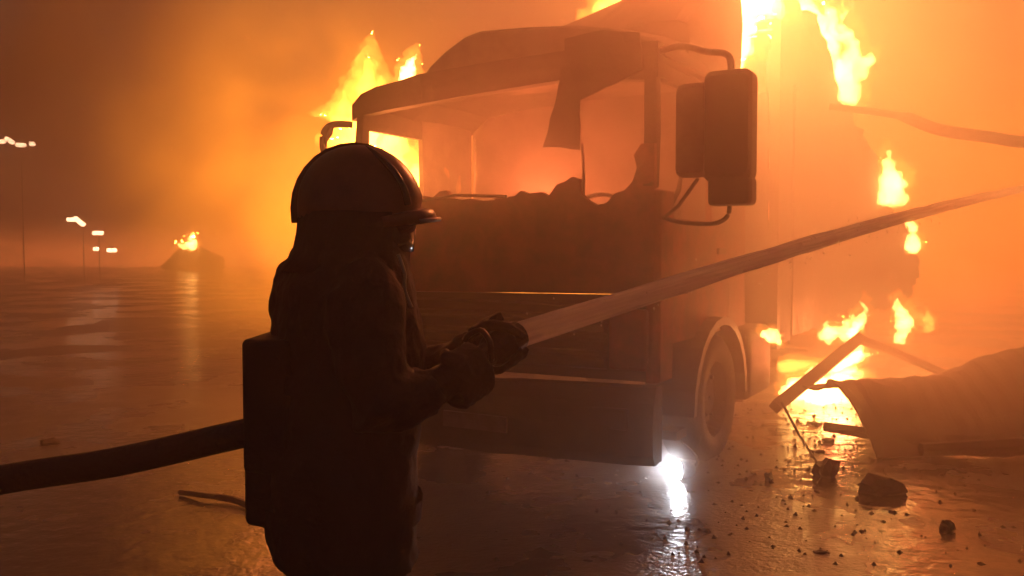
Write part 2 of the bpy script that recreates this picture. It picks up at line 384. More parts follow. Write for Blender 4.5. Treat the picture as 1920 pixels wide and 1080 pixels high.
        rings = [[(y, p * math.cos(x), p * math.sin(x)) for p, y in prof] for x in [2 * math.pi * k / 28 for k in range(29)]]
        v, f = loft(rings, cap=False); obj('rim', v, f, 'charred', e, smooth=False)
        for k in range(8):
            x = 2 * math.pi * k / 8
            v, f = tube([(w * .14, r * .4 * math.cos(x), r * .4 * math.sin(x)), (w * .26, r * .4 * math.cos(x), r * .4 * math.sin(x))], .018, 6); obj('wheel_nut', v, f, 'charred', e)
    wheel(.10, 1.22); wheel(2.38, 1.22); wheel(2.30, 4.4)
    # near mirror on its arms
    mir = empty('mirror', T(-.1, 0, 0), 0, t)
    def rounded(x0, x1, z0, z1, y0, y1, r=.05, tap=.0):
        pts = []
        for cx, cz, s in ((x1 - r, z1 - r, 0), (x0 + r, z1 - r, 1), (x0 + r, z0 + r, 2), (x1 - r, z0 + r, 3)):
            for k in range(5):
                x = math.pi / 2 * (s + k / 4); pts.append((cx + r * math.cos(x), cz + r * math.sin(x)))
        cx, cz = (x0 + x1) / 2, (z0 + z1) / 2
        return loft([[(cx + (x - cx) * s, y, cz + (z - cz) * s) for x, z in pts] for y, s in ((y0, .90), (y0 + .03, 1), (y1 - .02, 1), (y1, .97))])
    v, f = rounded(.30, .585, 1.99, 2.64, -.26, -.10); obj('mirror_housing', v, f, 'black_plastic', mir)
    v, f = rounded(.325, .588, 1.85, 2.02, -.25, -.11, .03); obj('wide_angle_housing', v, f, 'black_plastic', mir)
    v, f = rounded(.09, .315, 2.03, 2.60, -.16, -.09); obj('inner_mirror_housing', v, f, 'ash', mir)  # paler ash tone here stands in for haze over this part
    v, f = tube(spline([(-.1, .10, 2.87), (.1, -.05, 2.85), (.28, -.14, 2.78), (.40, -.17, 2.75), (.44, -.17, 2.70), (.44, -.17, 2.6)], 5), .022, 10); obj('upper_arm', v, f, 'pale_steel', mir, True)
    v, f = tube(spline([(-.08, .10, 1.80), (.1, -.05, 1.76), (.32, -.15, 1.745), (.41, -.17, 1.77), (.44, -.17, 1.82), (.44, -.17, 1.9)], 5), .014, 10); obj('lower_arm', v, f, 'black_plastic', mir, True)
    v, f = tube([(-.02, .0, 1.80), (.1, -.1, 1.86), (.24, -.15, 2.02)], .012, 8); obj('brace', v, f, 'black_plastic', mir, True)
    # far mirror: burnt out loop
    mir2 = empty('mirror', T(2.5, 0, 0), 0, t)
    v, f = tube(spline([(0, .02, 2.56), (-.10, -.07, 2.56), (-.17, -.1, 2.52), (-.20, -.1, 2.42), (-.18, -.1, 2.33), (-.15, -.1, 2.28), (-.10, -.08, 2.33), (-.06, -.02, 2.36), (0, .04, 2.36)], 5), .027, 8); obj('mirror_frame', v, f, 'charred', mir2, True)
    slab('mirror_shard', [(-.19, -.1, 2.50), (-.10, -.1, 2.54), (-.12, -.1, 2.48), (-.17, -.1, 2.43), (-.185, -.1, 2.34), (-.2, -.1, 2.42)], (0, .02, 0), 'charred', mir2)
    # lit lamp dangling under the bumper corner
    lp = empty('hanging_lamp', T(-.05, .44, .072), R(-48), t)
    rings = [[(p * math.cos(x), y, p * math.sin(x)) for x in [2 * math.pi * k / 18 for k in range(18)]] for y, p in ((-.02, .064), (.0, .068), (.05, .056), (.09, .03))]
    v, f = loft(rings); obj('lamp_shell', v, f, 'black_plastic', lp, True)
    v, f = loft([[(p * math.cos(x), y, p * math.sin(x)) for x in [2 * math.pi * k / 18 for k in range(18)]] for y, p in ((-.022, .060), (-.036, .042), (-.042, .01))])
    obj('lamp_lens', v, f, emis('lamp_light', (.90, .92, 1.0), 110), lp)
    v, f = tube(spline([(0, .08, 0), (-.03, .12, .08), (-.12, .0, .2), (-.12, -.15, .3)], 5), .008, 6); obj('lamp_cable', v, f, 'rubber', lp, True)
build_truck()

# ------------------------------------------------------------------ trailer behind the cab
trailer = tag(empty('burnt_trailer', TR_LOC, TR_ROT), 'burnt box trailer behind the cab with ragged collapsed side wall edged by fire', 'trailer')
def build_trailer():
    t = trailer
    top = [(2.98, 3.98), (3.62, 4.06), (4.3, 4.08), (4.93, 3.99), (5.4, 3.85), (5.7, 3.70), (6.1, 3.60), (6.6, 3.42), (7.1, 3.32), (7.7, 3.18), (8.3, 3.12), (9.0, 3.0), (9.35, 2.72), (9.66, 2.42), (10.3, 2.36), (11.2, 2.26), (12.2, 2.08), (13.3, 1.95), (14.2, 1.72), (15.2, 1.48), (15.9, 1.3), (15.5, 1.0), (14.7, .8), (13.6, .55)]
    segs = [2.98, 5.4, 7.7, 10.3, 13.3]
    pts = [T(-.05, b, z) for b, z in top] + [T(-.05, 10.5, .60), T(-.05, 7, .66), T(-.05, 4.08, .70), T(-.05, 2.98, .71)]
    slab('side_wall', pts, (-.06, 0, 0), 'trailer_skin', t, cuts=4, amp=.03, freq=1.3, jag=.10)
    slab('front_wall', [T(.02, 2.98, .8), T(2.5, 2.98, .8), T(2.5, 2.98, 3.3), T(2.2, 2.98, 3.6), T(1.4, 2.98, 3.5), T(.6, 2.98, 3.3), T(.25, 2.98, 3.0), T(.02, 2.98, 3.05)], (0, .05, 0), 'trailer_skin', t, cuts=3, amp=.03, jag=.05)
    v, f = boxg(-.0, .085, 2.94, 3.06, .66, 4.15); obj('corner_post', v, f, 'burnt_steel', t)
    v, f = boxg(.052, .075, 3.62, 3.70, .74, 3.2); obj('side_rib', v, f, 'burnt_steel', t)
    for z in (3.56, 3.66):
        v, f = tube([T(1.5, 2.6, z - .05), T(.8, 2.7, z), T(-.02, 2.93, z + .03)], .022, 8); obj('front_rail', v, f, 'pale_steel', t)
    for b in range(6):
        v, f = boxg(-2.45, -.03, 3.3 + b * 2.0, 3.38 + b * 2.0, .70, .80); obj('cross_member', v, f, 'burnt_steel', t)
    for a in (.7, 1.7):
        v, f = boxg(-a - .1, -a, 3.1, 15, .55, .72); obj('chassis_beam', v, f, 'burnt_steel', t)
    slab('far_side_wall', [T(2.5, 2.98, .7), T(2.5, 12, .7), T(2.5, 11, 1.4), T(2.5, 9, 1.9), T(2.5, 6.5, 2.4), T(2.5, 4.5, 3.1), T(2.5, 2.98, 3.6)], (-.05, 0, 0), 'trailer_skin', t, cuts=3, amp=.03, jag=.08)
build_trailer()

# ------------------------------------------------------------------ wreckage on the ground
v, f = join(tube([(2.45, 8.2, .12), (3.0, 8.6, .40), (3.55, 9.0, .69)], [.075, .08, .07], 4), tube([(3.5, 9.0, .68), (3.75, 8.9, .60), (4.35, 8.3, .30), (4.75, 8.0, .03)], [.05, .045, .04, .04], 5))
tag(obj('bent_frame', v, f, 'burnt_steel'), 'bent burnt steel frame propped like a tent below the trailer', 'wreckage')
v, f = tube(spline([(3.2, 9.0, 3.02), (3.9, 9.0, 2.93), (4.3, 8.95, 2.78), (4.9, 8.9, 2.68), (5.4, 8.8, 2.50), (5.8, 8.7, 1.6), (6.0, 8.7, 0.02)], 6), [.035] * 7 + [.06] * 30, 8)
tag(obj('drooping_pole', v, f, 'burnt_steel'), 'long sagging burnt pole reaching out from the trailer side at upper right', 'pole')
# collapsed sheet metal heap
def heap():
    e = tag(empty('collapsed_panel', (3.6, 7.3, 0)), 'large crumpled scorched panel collapsed on the wet ground, dark heap at right', 'wreckage')
    V = []; F = []; nx, ny = 110, 14
    for j in range(ny + 1):
        for i in range(nx + 1):
            u = i / nx; w = j / ny; x = -.85 + 3.8 * u; y = -.6 + 1.9 * w
            prof = [(0, .50), (.12, .54), (.25, .58), (.32, .68), (.40, .80), (.6, .90), (.8, .8), (1, .3)]
            for k in range(len(prof) - 1):
                if prof[k][0] <= u <= prof[k + 1][0]:
                    h = lerp(prof[k][1], prof[k + 1][1], (u - prof[k][0]) / (prof[k + 1][0] - prof[k][0])); break
            q = min(1, w / .45); z = h * (q ** .7) * (1 - .55 * max(0, (w - .35) / .65))
            p = Vector((x, y, z)); z += .04 * mn.noise(p * 2.3) * q + .010 * math.sin(x * 42) * q + .03 * mn.noise(p * 6) * q
            V.append((x + .06 * mn.noise(p * 2 + Vector((4, 4, 4))), y + .10 * mn.noise(p * 2.5), max(.015, z)))
    for j in range(ny):
        for i in range(nx):
            a = j * (nx + 1) + i; F.append((a, a + 1, a + nx + 2, a + nx + 1))
    o = obj('crumpled_sheet', V, F, 'trailer_skin', e); s = o.modifiers.new('s', 'SOLIDIFY'); s.thickness = .02
    v, f = tube([(-.55, -.75, .10), (.2, -.72, .13), (1.2, -.66, .09), (2.4, -.6, .12)], [.05, .06, .06, .06], 6); obj('edge_rail', v, f, 'charred', e)
heap()
v, f = tube([(2.48, 7.0, .185), (2.75, 6.95, .15), (3.1, 6.85, .09), (3.35, 6.8, .05)], [.04, .045, .05, .05], 5)
tag(obj('charred_beam', v, f, 'charred'), 'short charred beam sticking out below the crumpled panel', 'beam')
v, f = tube([(2.27, 7.4, .30), (2.25, 6.9, .14), (2.26, 6.5, .012)], [.014, .012, .01], 6)
tag(obj('metal_rod', v, f, 'charred'), 'thin dark rod slanting from the truck wheel to the ground', 'rod')
deb = [((2.20, 6.16, 0), .08, (1, .8, 1.5), 'blunt dark lump of debris next to the end of the slanting rod'),
       ((2.42, 5.72, 0), .085, (1.7, .8, 1.1), 'largest black lump of debris with a notched top, on wet ground'),
       ((2.46, 4.96, 0), .04, (1, 1, 1.4), 'small black stone alone on orange wet ground at lower right'),
       ((1.62, 4.6, 0), .03, (1.5, .8, .4), 'flat glinting scrap on wet ground near bottom of picture'),
       ((1.77, 6.05, 0), .04, (.7, .7, 1.3), 'small upright shard of debris below the truck tank'),
       ((-3.79, 7.2, 0), .06, (1.3, 1, .6), 'small glinting scrap alone on the wet ground far left'),
       ((2.40, 6.9, 0), .035, (1.6, 1, .4), 'flat charred fragment under the slanting rod'),
       ((2.62, 7.3, 0), .04, (1.3, 1, .6), 'charred fragment beside the tip of the charred beam'),
       ((2.75, 8.0, 0), .045, (1.3, 1, .6), 'charred lump in front of the burning puddle'),
       ((-3.2, 4.6, 0), .035, (1.6, 1, .4), 'dark scrap on the ground at lower left corner')]
for i, (c, r, sq, lb) in enumerate(deb):
    o = rock('debris_lump', c, r, 'rubble', i + 2, sq, 1.35); tag(o, lb, 'debris', 'debris lumps on the wet ground')
# notch ears on the large lump
# scattered crumbs: uncountable grit
def grit():
    V = []; F = []
    for i in range(520):
        x = random.gauss(2.0, .75); y = random.uniform(4.4, 9.5); x += (y - 6) * .33; s = random.uniform(.006, .022)
        b = len(V); rr = random.random() * 6
        for k in range(4): V.append((x + s * math.cos(rr + k * 1.57) * random.uniform(.6, 1.5), y + s * math.sin(rr + k * 1.57), -.002))
        V.append((x, y, s * random.uniform(.5, 1.2)))
        F += [(b, b + 1, b + 4), (b + 1, b + 2, b + 4), (b + 2, b + 3, b + 4), (b + 3, b, b + 4)]
    tag(obj('debris', V, F, 'rubble'), 'fine burnt grit scattered over the wet ground', 'debris', kind='stuff')
grit()
v, f = tube(spline([(-2.15, 5.68, .02), (-1.95, 5.55, .035), (-1.75, 5.48, .03), (-1.5, 5.3, .02), (-1.1, 5.2, .02)], 5), [.018] * 8 + [.022] * 13, 6)
tag(obj('burnt_stick', v, f, 'charred'), 'dark stick lying on wet ground behind the firefighter', 'stick')

# ------------------------------------------------------------------ firefighter
def firefighter():
    P = tag(empty('person', (-.44, 2.32, 0)), 'firefighter in dark coat and helmet seen from behind, aiming a hose', 'person')
    O = Vector((-.44, 2.32, 0)); ph = R(32); fw = Vector((math.cos(ph), math.sin(ph), 0)); rt = Vector((math.sin(ph), -math.cos(ph), 0))
    def at(x, y, z): return Vector((x, y, z)) - O
    def ring(cx, cy, z, p, q, n=22, wob=0.0, seed=0):
        out = []
        for k in range(n):
            x = 2 * math.pi * k / n
            w = 1 + wob * mn.noise(Vector((math.cos(x) * 1.6, math.sin(x) * 1.6, z * 5 + seed)))
            out.append(at(cx, cy, z) + fw * (p * w * math.cos(x)) + rt * (q * w * math.sin(x)))
        return out
    hf = R(12); hd = Vector((math.cos(hf), math.sin(hf), 0)); hr = Vector((math.sin(hf), -math.cos(hf), 0))
    HR = Matrix((hd, -hr, Vector((0, 0, 1)))).transposed()
    hc = Vector((-.385, 2.32, 1.64))
    def H(x, y, z): return hc - O + hd * x + hr * y + Vector((0, 0, z))
    sh_r = at(-.36, 2.14, 1.49); sh_l = at(-.565, 2.48, 1.485)
    el_r = at(-.31, 2.05, 1.22); el_l = at(-.28, 2.55, 1.22)
    hd_r = at(-.15, 2.18, 1.275); hd_l = at(-.055, 2.36, 1.335)
    # body: one continuous figure
    parts = [ell(H(0, 0, 0), (.098, .078, .125), rot=HR), ell(H(.03, 0, -.07), (.07, .06, .065), rot=HR), ell(H(.108, 0, -.005), (.018, .016, .028), rot=HR),
             ell(H(.0, .078, .0), (.022, .012, .034), rot=HR), ell(H(.0, -.078, .0), (.022, .012, .034), rot=HR), ell(H(.092, 0, -.062), (.015, .026, .010), rot=HR), ell(H(.088, 0, -.10), (.02, .025, .02), rot=HR),
             ell(H(.085, .032, .022), (.016, .022, .012), rot=HR), ell(H(.085, -.032, .022), (.016, .022, .012), rot=HR),
             tube([at(-.40, 2.32, 1.60), at(-.42, 2.32, 1.45)], [.055, .07], 12),
             loft([ring(-.43, 2.32, z, p, q) for z, p, q in ((.88, .11, .15), (.98, .12, .165), (1.12, .105, .14), (1.3, .115, .17), (1.44, .11, .19), (1.52, .08, .12))]),
             tube([sh_r, lerp(sh_r, el_r, .5), el_r, lerp(el_r, hd_r, .5), hd_r], [.062, .054, .045, .042, .03], 10),
             tube([sh_l, lerp(sh_l, el_l, .5), el_l, lerp(el_l, hd_l, .5), hd_l], [.062, .054, .045, .042, .03], 10)]
    for s, fx in ((1, -.03), (-1, .14)):
        hip = at(-.45, 2.32, .92) + rt * (.09 * s); kn = at(-.45, 2.32, .50) + rt * (.11 * s) + fw * (fx + .05); an = at(-.47, 2.32, .09) + rt * (.13 * s) + fw * fx
        parts += [tube([hip, lerp(hip, kn, .5), kn, lerp(kn, an, .4), an], [.088, .078, .058, .055, .04], 10), tube([an + Vector((0, 0, -.05)) - fw * .06, an + Vector((0, 0, -.055)) + fw * .16], [.042, .034], 8)]
    fuse(obj('body', *join(*parts), 'skin', P), .013, 5)
    # trousers and boots
    tp = []; 
    for s, fx in ((1, -.03), (-1, .14)):
        hip = at(-.45, 2.32, .95) + rt * (.085 * s); kn = at(-.45, 2.32, .50) + rt * (.11 * s) + fw * (fx + .05); an = at(-.47, 2.32, .14) + rt * (.13 * s) + fw * fx
        tp.append(tube([hip, lerp(hip, kn, .5), kn, lerp(kn, an, .5), an], [.115, .108, .092, .09, .092], 14))
        b = obj('boot', *join(tube([an + Vector((0, 0, .1)), an + Vector((0, 0, -.08))], [.075, .07], 12), tube([an + Vector((0, 0, -.085)) - fw * .08, an + Vector((0, 0, -.085)) + fw * .1, an + Vector((0, 0, -.1)) + fw * .2], [.058, .06, .042], 10)), 'rubber', P); fuse(b, .012, 4)
    fuse(obj('trousers', *join(*tp), 'coat', P), .014, 4)
    # coat: torso with flared hem and both sleeves, one surface
    secs = [(-.455, .775, .168, .205), (-.468, .86, .185, .22), (-.474, .97, .192, .225), (-.468, 1.08, .190, .22), (-.455, 1.2, .18, .22), (-.447, 1.32, .172, .225), (-.445, 1.42, .168, .235), (-.443, 1.50, .158, .235), (-.436, 1.55, .14, .20), (-.425, 1.60, .14, .15), (-.41, 1.655, .125, .12)]
    secs = [(c + (.012 if z < 1.45 else .004), z, p * 1.08, q * 1.05) for c, z, p, q in secs]
    shl = ell(at(-.578, 2.40, 1.46), (.078, .10, .115)); shr = ell(at(-.35, 2.14, 1.505), (.08, .085, .072))
    torso = loft([ring(c, 2.32, z, p, q, 26, .07) for c, z, p, q in secs])
    slv = []
    for shd, elb, hnd in ((sh_r, el_r, hd_r), (sh_l, el_l, hd_l)):
        w = hnd - (hnd - elb).normalized() * .07
        slv.append(tube([shd, lerp(shd, elb, .33), lerp(shd, elb, .7), elb, lerp(elb, w, .4), lerp(elb, w, .75), w], [.098, .092, .082, .083, .070, .066, .068], 14))
    coat = fuse(obj('coat', *join(torso, shl, shr, *slv), 'coat', P), .012, 3)
    cr = coat.modifiers.new('d', 'DISPLACE'); tx = bpy.data.textures.new('folds', 'CLOUDS'); tx.noise_scale = .09; tx.noise_depth = 2; cr.texture = tx; cr.strength = .03; cr.mid_level = .5
    for z, h in ((.90, .05), (1.24, .05)):
        c = [s for s in secs]; 
        def sec(zz):
            for i in range(len(c) - 1):
                if c[i][1] <= zz <= c[i + 1][1]:
                    t = (zz - c[i][1]) / (c[i + 1][1] - c[i][1]); return [lerp(c[i][k], c[i + 1][k], t) for k in range(4)]
        r0 = sec(z); r1 = sec(z + h)
        v, f = loft([ring(r0[0], 2.32, z, r0[2] + .013, r0[3] + .013, 26, .07), ring(r1[0], 2.32, z + h, r1[2] + .013, r1[3] + .013, 26, .07)], cap=False)
        o = obj('reflective_band', v, f, 'coat', coat, True)
    v, f = tube(spline([at(-.277, 2.16, 1.585), at(-.262, 2.16, 1.54), at(-.262, 2.16, 1.50), at(-.245, 2.16, 1.455)], 4), .005, 6); obj('collar_highlight', v, f, 'pale_highlight', P, True)  # light along the collar, drawn as a pale line
    # pack hung at the hip
    v, f = loft([[at(x, y, z) for x, y in ((-.67, 2.18), (-.55, 2.14), (-.49, 2.30), (-.55, 2.46), (-.665, 2.44))] for z in (1.04, 1.10, 1.36, 1.375)])
    bev(obj('waist_pack', v, f, 'coat', P), .02, 3)
    v, f = loft([[at(x, y, z) for x, y in ((-.675, 2.2), (-.58, 2.16), (-.50, 2.3), (-.56, 2.44), (-.67, 2.4))] for z in (.90, .93, 1.05, 1.07)])
    bev(obj('pouch', v, f, 'coat', P), .02, 3)
    # air cylinder straps omitted; gloves with five fingers closed on the hose
    def glove(c, axis, side):
        ax = axis.normalized(); up = Vector((0, 0, 1)); n1 = (up - ax * up.dot(ax)).normalized(); n2 = ax.cross(n1)
        rr = .05; pr = []
        def pol(t, r, s): return c + ax * s + (n1 * math.cos(t) + n2 * math.sin(t)) * r
        pr.append(loft([[pol(R(60) * side + R(d) * side, rr + e, s) for d, e in ((-55, .0), (-20, .0), (25, .0), (60, .0), (60, .028), (25, .032), (-20, .032), (-55, .026))] for s in (-.045, -.015, .015, .048)]))
        for k, (s, ln, rad) in enumerate(((-.038, .8, .0115), (-.013, 1.0, .0125), (.013, 1.05, .0125), (.038, .95, .0122))):
            pth = [pol((R(100) + R(150) * ln * u) * side, rr + .014 + .004 * math.sin(u * 6), s) for u in (0, .2, .4, .6, .8, 1)]
            pr.append(tube(pth, [rad * 1.15, rad * 1.1, rad * 1.12, rad, rad, rad * .8], 8))
        pth = [pol((R(10) - R(95) * u) * side, rr + .016, -.03 + .07 * u) for u in (0, .3, .6, 1)]
        pr.append(tube(pth, [.018, .016, .0145, .011], 8))
        w = c + (n1 * math.cos(R(60) * side) + n2 * math.sin(R(60) * side)) * (rr + .02)
        return w, join(*pr)
    axis = Vector((.16, .14, .09))
    for hnd, elb, sd in ((hd_r, el_r, 1), (hd_l, el_l, -1)):
        c = hnd + (hnd - elb).normalized() * .03
        w, g = glove(c, axis, sd)
        cuff = tube([hnd - (hnd - elb).normalized() * .10, hnd - (hnd - elb).normalized() * .03, w], [.056, .046, .034], 10)
        fuse(obj('glove', *join(g, cuff), 'coat', P), .006, 2)
    # helmet
    hm = empty('helmet', H(0, 0, .0), 0, P); hm.rotation_euler = (0, R(-14), hf)
    rings = []
    for i in range(13):
        t = i / 12 * math.pi / 2
        rings.append([(.158 * math.cos(t) ** .92 * math.cos(x) + (.012 if math.cos(x) > 0 else 0) * math.cos(t) * math.cos(x) if t < 1.56 else .002 * math.cos(x), .132 * (math.cos(t) ** .92 if t < 1.56 else .015) * math.sin(x), .052 + .176 * math.sin(t)) for x in [2 * math.pi * k / 40 for k in range(40)]])
    skirt = [[(.160 * s * math.cos(x) - dx, .134 * s * math.sin(x), z + (.0 if math.cos(x) > -.2 else -.05 * abs(math.cos(x) + .2))) for x in [2 * math.pi * k / 40 for k in range(40)]] for s, z, dx in ((1.02, .0, .004), (1.01, .03, .002))]
    v, f = loft(skirt + rings); obj('shell', v, f, 'helmet', hm, True)
    # brim
    r1 = []; 
    for k in range(25):
        x = R(-75) + R(150) * k / 24; c, s = math.cos(x), math.sin(x); e = max(0, c) ** 1.2
        r1.append([(.155 * c, .13 * s, .03), ((.165 + .024 * e) * c, (.138 + .010 * e) * s, .030 - .014 * e), ((.167 + .030 * e) * c, (.141 + .010 * e) * s, .004 - .020 * e), (.157 * c, .132 * s, .004)])
    v, f = loft(r1); bo = obj('brim', v, f, 'helmet', hm, True)
    v, f = tube([(q[2][0] + .002, q[2][1], q[2][2] + .004) for q in r1[5:20]], .006, 6); obj('brim_highlight', v, f, 'pale_highlight', hm, True)  # highlight on the front of the brim, put in as a pale line
    # raised visor rim across the dome, front
    pth = []
    for k in range(25):
        x = R(-8) + R(196) * k / 24
        pth.append((.118 - .075 * math.sin(x) ** 2 * .9, .112 * math.cos(x) if True else 0, .062 + .150 * math.sin(x)))
    v, f = tube(pth, .009, 8); obj('visor_rim', v, f, 'visor', hm, True)
    rings = []
    for k in range(19):
        t = R(-20) + R(220) * k / 18
        rings.append([(.162 * math.cos(t) - .004 + .008 * math.cos(t), y, .054 + .182 * math.sin(max(0, min(math.pi, t)))) for y in (-.012, .012)] + [(.150 * math.cos(t), y, .05 + .168 * math.sin(max(0, min(math.pi, t)))) for y in (.012, -.012)])
    v, f = loft(rings[2:17]); obj('crest', v, f, 'helmet', hm, True)
    v, f = loft([[H(.05 * d + p * math.cos(x) - .01, q * math.sin(x), z) for x in [R(70) + R(220) * k / 20 for k in range(21)] + [R(290) - R(220) * k / 20 for k in range(21)]] if False else
                 [H(dx + p * math.cos(x), q * math.sin(x), z + .004 * mn.noise(Vector((x * 3, z * 9, 0)))) for x in [R(65) + R(230) * k / 22 for k in range(23)]] + [H(dx + (p - .008) * math.cos(x), (q - .008) * math.sin(x), z) for x in [R(295) - R(230) * k / 22 for k in range(23)]]
                 for d, dx, p, q, z in ((0, -.006, .163, .137, .05), (0, -.008, .166, .142, -.0), (0, -.012, .172, .152, -.05), (0, -.022, .195, .185, -.10))])
    obj('neck_flap', v, f, 'coat', P, True)
    v, f = tube([H(.02, .10, .02), H(.05, .085, -.06), H(.075, .03, -.12)], .008, 6); obj('chin_strap', v, f, 'visor', P, True)
    # face shield half down
    rr = []
    for k in range(15):
        x = R(-62) + R(124) * k / 14
        rr.append([H(.135 * math.cos(x), .115 * math.sin(x), .02), H(.128 * math.cos(x), .108 * math.sin(x), -.05), H(.124 * math.cos(x), .104 * math.sin(x), -.05), H(.131 * math.cos(x), .111 * math.sin(x), .02)])
    v, f = loft(rr); obj('face_shield', v, f, 'visor', P, True)
firefighter()

# ------------------------------------------------------------------ hose, nozzle and water jet
hose = tag(empty('fire_hose', (-.7, 2.3, 0)), 'thick dark fire hose carried under the arm, with nozzle', 'hose')
def hose_build():
    O = Vector((-.7, 2.3, 0))
    pts = [(-3.6, 2.4, .18), (-2.6, 2.25, .62), (-1.9, 2.2, .86), (-1.35, 2.2, 1.005), (-1.0, 2.22, 1.06), (-.7, 2.24, 1.125), (-.45, 2.16, 1.19), (-.28, 2.14, 1.235), (-.12, 2.22, 1.295)]
    v, f = tube([p - O for p in spline(pts, 6)], .037, 14); obj('hose_body', v, f, 'hose', hose, True)
    d = Vector((.14, .16, .075)).normalized(); p = Vector((-.12, 2.22, 1.295)) - O
    v, f = tube([p - d * .03, p + d * .02, p + d * .021, p + d * .05], [.045, .045, .04, .04], 14); obj('coupling', v, f, 'nozzle', hose, False)
    v, f = tube([p + d * .05, p + d * .09, p + d * .11, p + d * .16, p + d * .165, p + d * .215], [.030, .034, .045, .048, .043, .040], 16); obj('nozzle', v, f, 'nozzle', hose, False)
    s = d.cross(Vector((0, 0, 1))).normalized()
    v, f = tube(spline([p + d * .06 + s * .04, p + d * .05 + s * .045 + Vector((0, 0, .05)), p + d * .06 + Vector((0, 0, .075)), p + d * .05 - s * .045 + Vector((0, 0, .05)), p + d * .06 - s * .04], 4), .008, 6); obj('shutoff_handle', v, f, 'nozzle', hose, True)
    return p + O + d * .21, d
tip, jd = hose_build()
def jet():
    m = bpy.data.materials.new('water'); m.use_nodes = True
    n = m.node_tree.nodes; l = m.node_tree.links; b = n['Principled BSDF']
    b.inputs['Base Color'].default_value = (.92, .88, .84, 1); b.inputs['Roughness'].default_value = .8; b.inputs['Specular IOR Level'].default_value = .1
    tc = n.new('ShaderNodeTexCoord'); mp = n.new('ShaderNodeMapping'); l.new(tc.outputs['Object'], mp.inputs[0])
    m2 = n.new('ShaderNodeMapping'); m2.inputs['Scale'].default_value = (.7, 30, 30); l.new(mp.outputs[0], m2.inputs[0])
    no = n.new('ShaderNodeTexNoise'); no.inputs['Scale'].default_value = 1.6; no.inputs['Detail'].default_value = 5; l.new(m2.outputs[0], no.inputs['Vector'])
    mr = n.new('ShaderNodeMapRange'); mr.inputs['From Min'].default_value = .3; mr.inputs['From Max'].default_value = .7; mr.inputs['To Min'].default_value = .45; mr.inputs['To Max'].default_value = .95; l.new(no.outputs['Fac'], mr.inputs['Value'])
    tr = n.new('ShaderNodeBsdfTransparent'); tl = n.new('ShaderNodeBsdfTranslucent'); tl.inputs['Color'].default_value = (.95, .9, .86, 1)
    m3 = n.new('ShaderNodeMixShader'); m3.inputs[0].default_value = .7; l.new(b.outputs[0], m3.inputs[1]); l.new(tl.outputs[0], m3.inputs[2])
    m4 = n.new('ShaderNodeMixShader'); l.new(mr.outputs[0], m4.inputs[0]); l.new(tr.outputs[0], m4.inputs[1]); l.new(m3.outputs[0], m4.inputs[2]); l.new(m4.outputs[0], n['Material Output'].inputs['Surface'])
    end = Vector((4.04, 7.0, 2.07)); pts = []; rad = []
    N = 60
    for i in range(N + 1):
        t = i / N * 1.75
        p = tip.lerp(end, t); p.z += .10 * math.sin(min(1, t) * math.pi) * .35 - .05 * max(0, t - 1) ** 2
        p += Vector((0, 0, 1)) * .006 * mn.noise(Vector((t * 18, 0, 0))) * min(1, t * 4)
        pts.append(p); rad.append((.036 - .006 * t) * (1 + .10 * mn.noise(Vector((t * 30, 5, 0)))))
    Q = (end - tip).to_track_quat('X', 'Z'); QI = Q.inverted()
    v, f = tube([QI @ (p - tip) for p in pts], rad, 12)
    o = obj('water_jet', v, f, m, None, True); o.location = tip; o.rotation_mode = 'QUATERNION'; o.rotation_quaternion = Q
    V = []; F = []
    for i in range(900):
        t = random.random() ** .8 * 1.7; c = tip.lerp(end, t) - tip; c.z += .10 * math.sin(min(1, t) * math.pi) * .35
        c += Vector((random.gauss(0, 1), random.gauss(0, 1), random.gauss(-.3, 1))) * (.022 + .035 * t); r = random.uniform(.0015, .005); k = len(V)
        c = QI @ c
        V += [c + Vector(q) * r for q in ((1, 0, 0), (-1, 0, 0), (0, 1, 0), (0, -1, 0), (0, 0, 1.5), (0, 0, -1.5))]
        F += [tuple(k + j for j in q) for q in ((0, 2, 4), (2, 1, 4), (1, 3, 4), (3, 0, 4), (2, 0, 5), (1, 2, 5), (3, 1, 5), (0, 3, 5))]
    sp = obj('spray', V, F, m, o); sp['kind'] = 'stuff'
    tag(o, 'straight jet of water shooting from the nozzle past the burning truck', 'water jet')
jet()

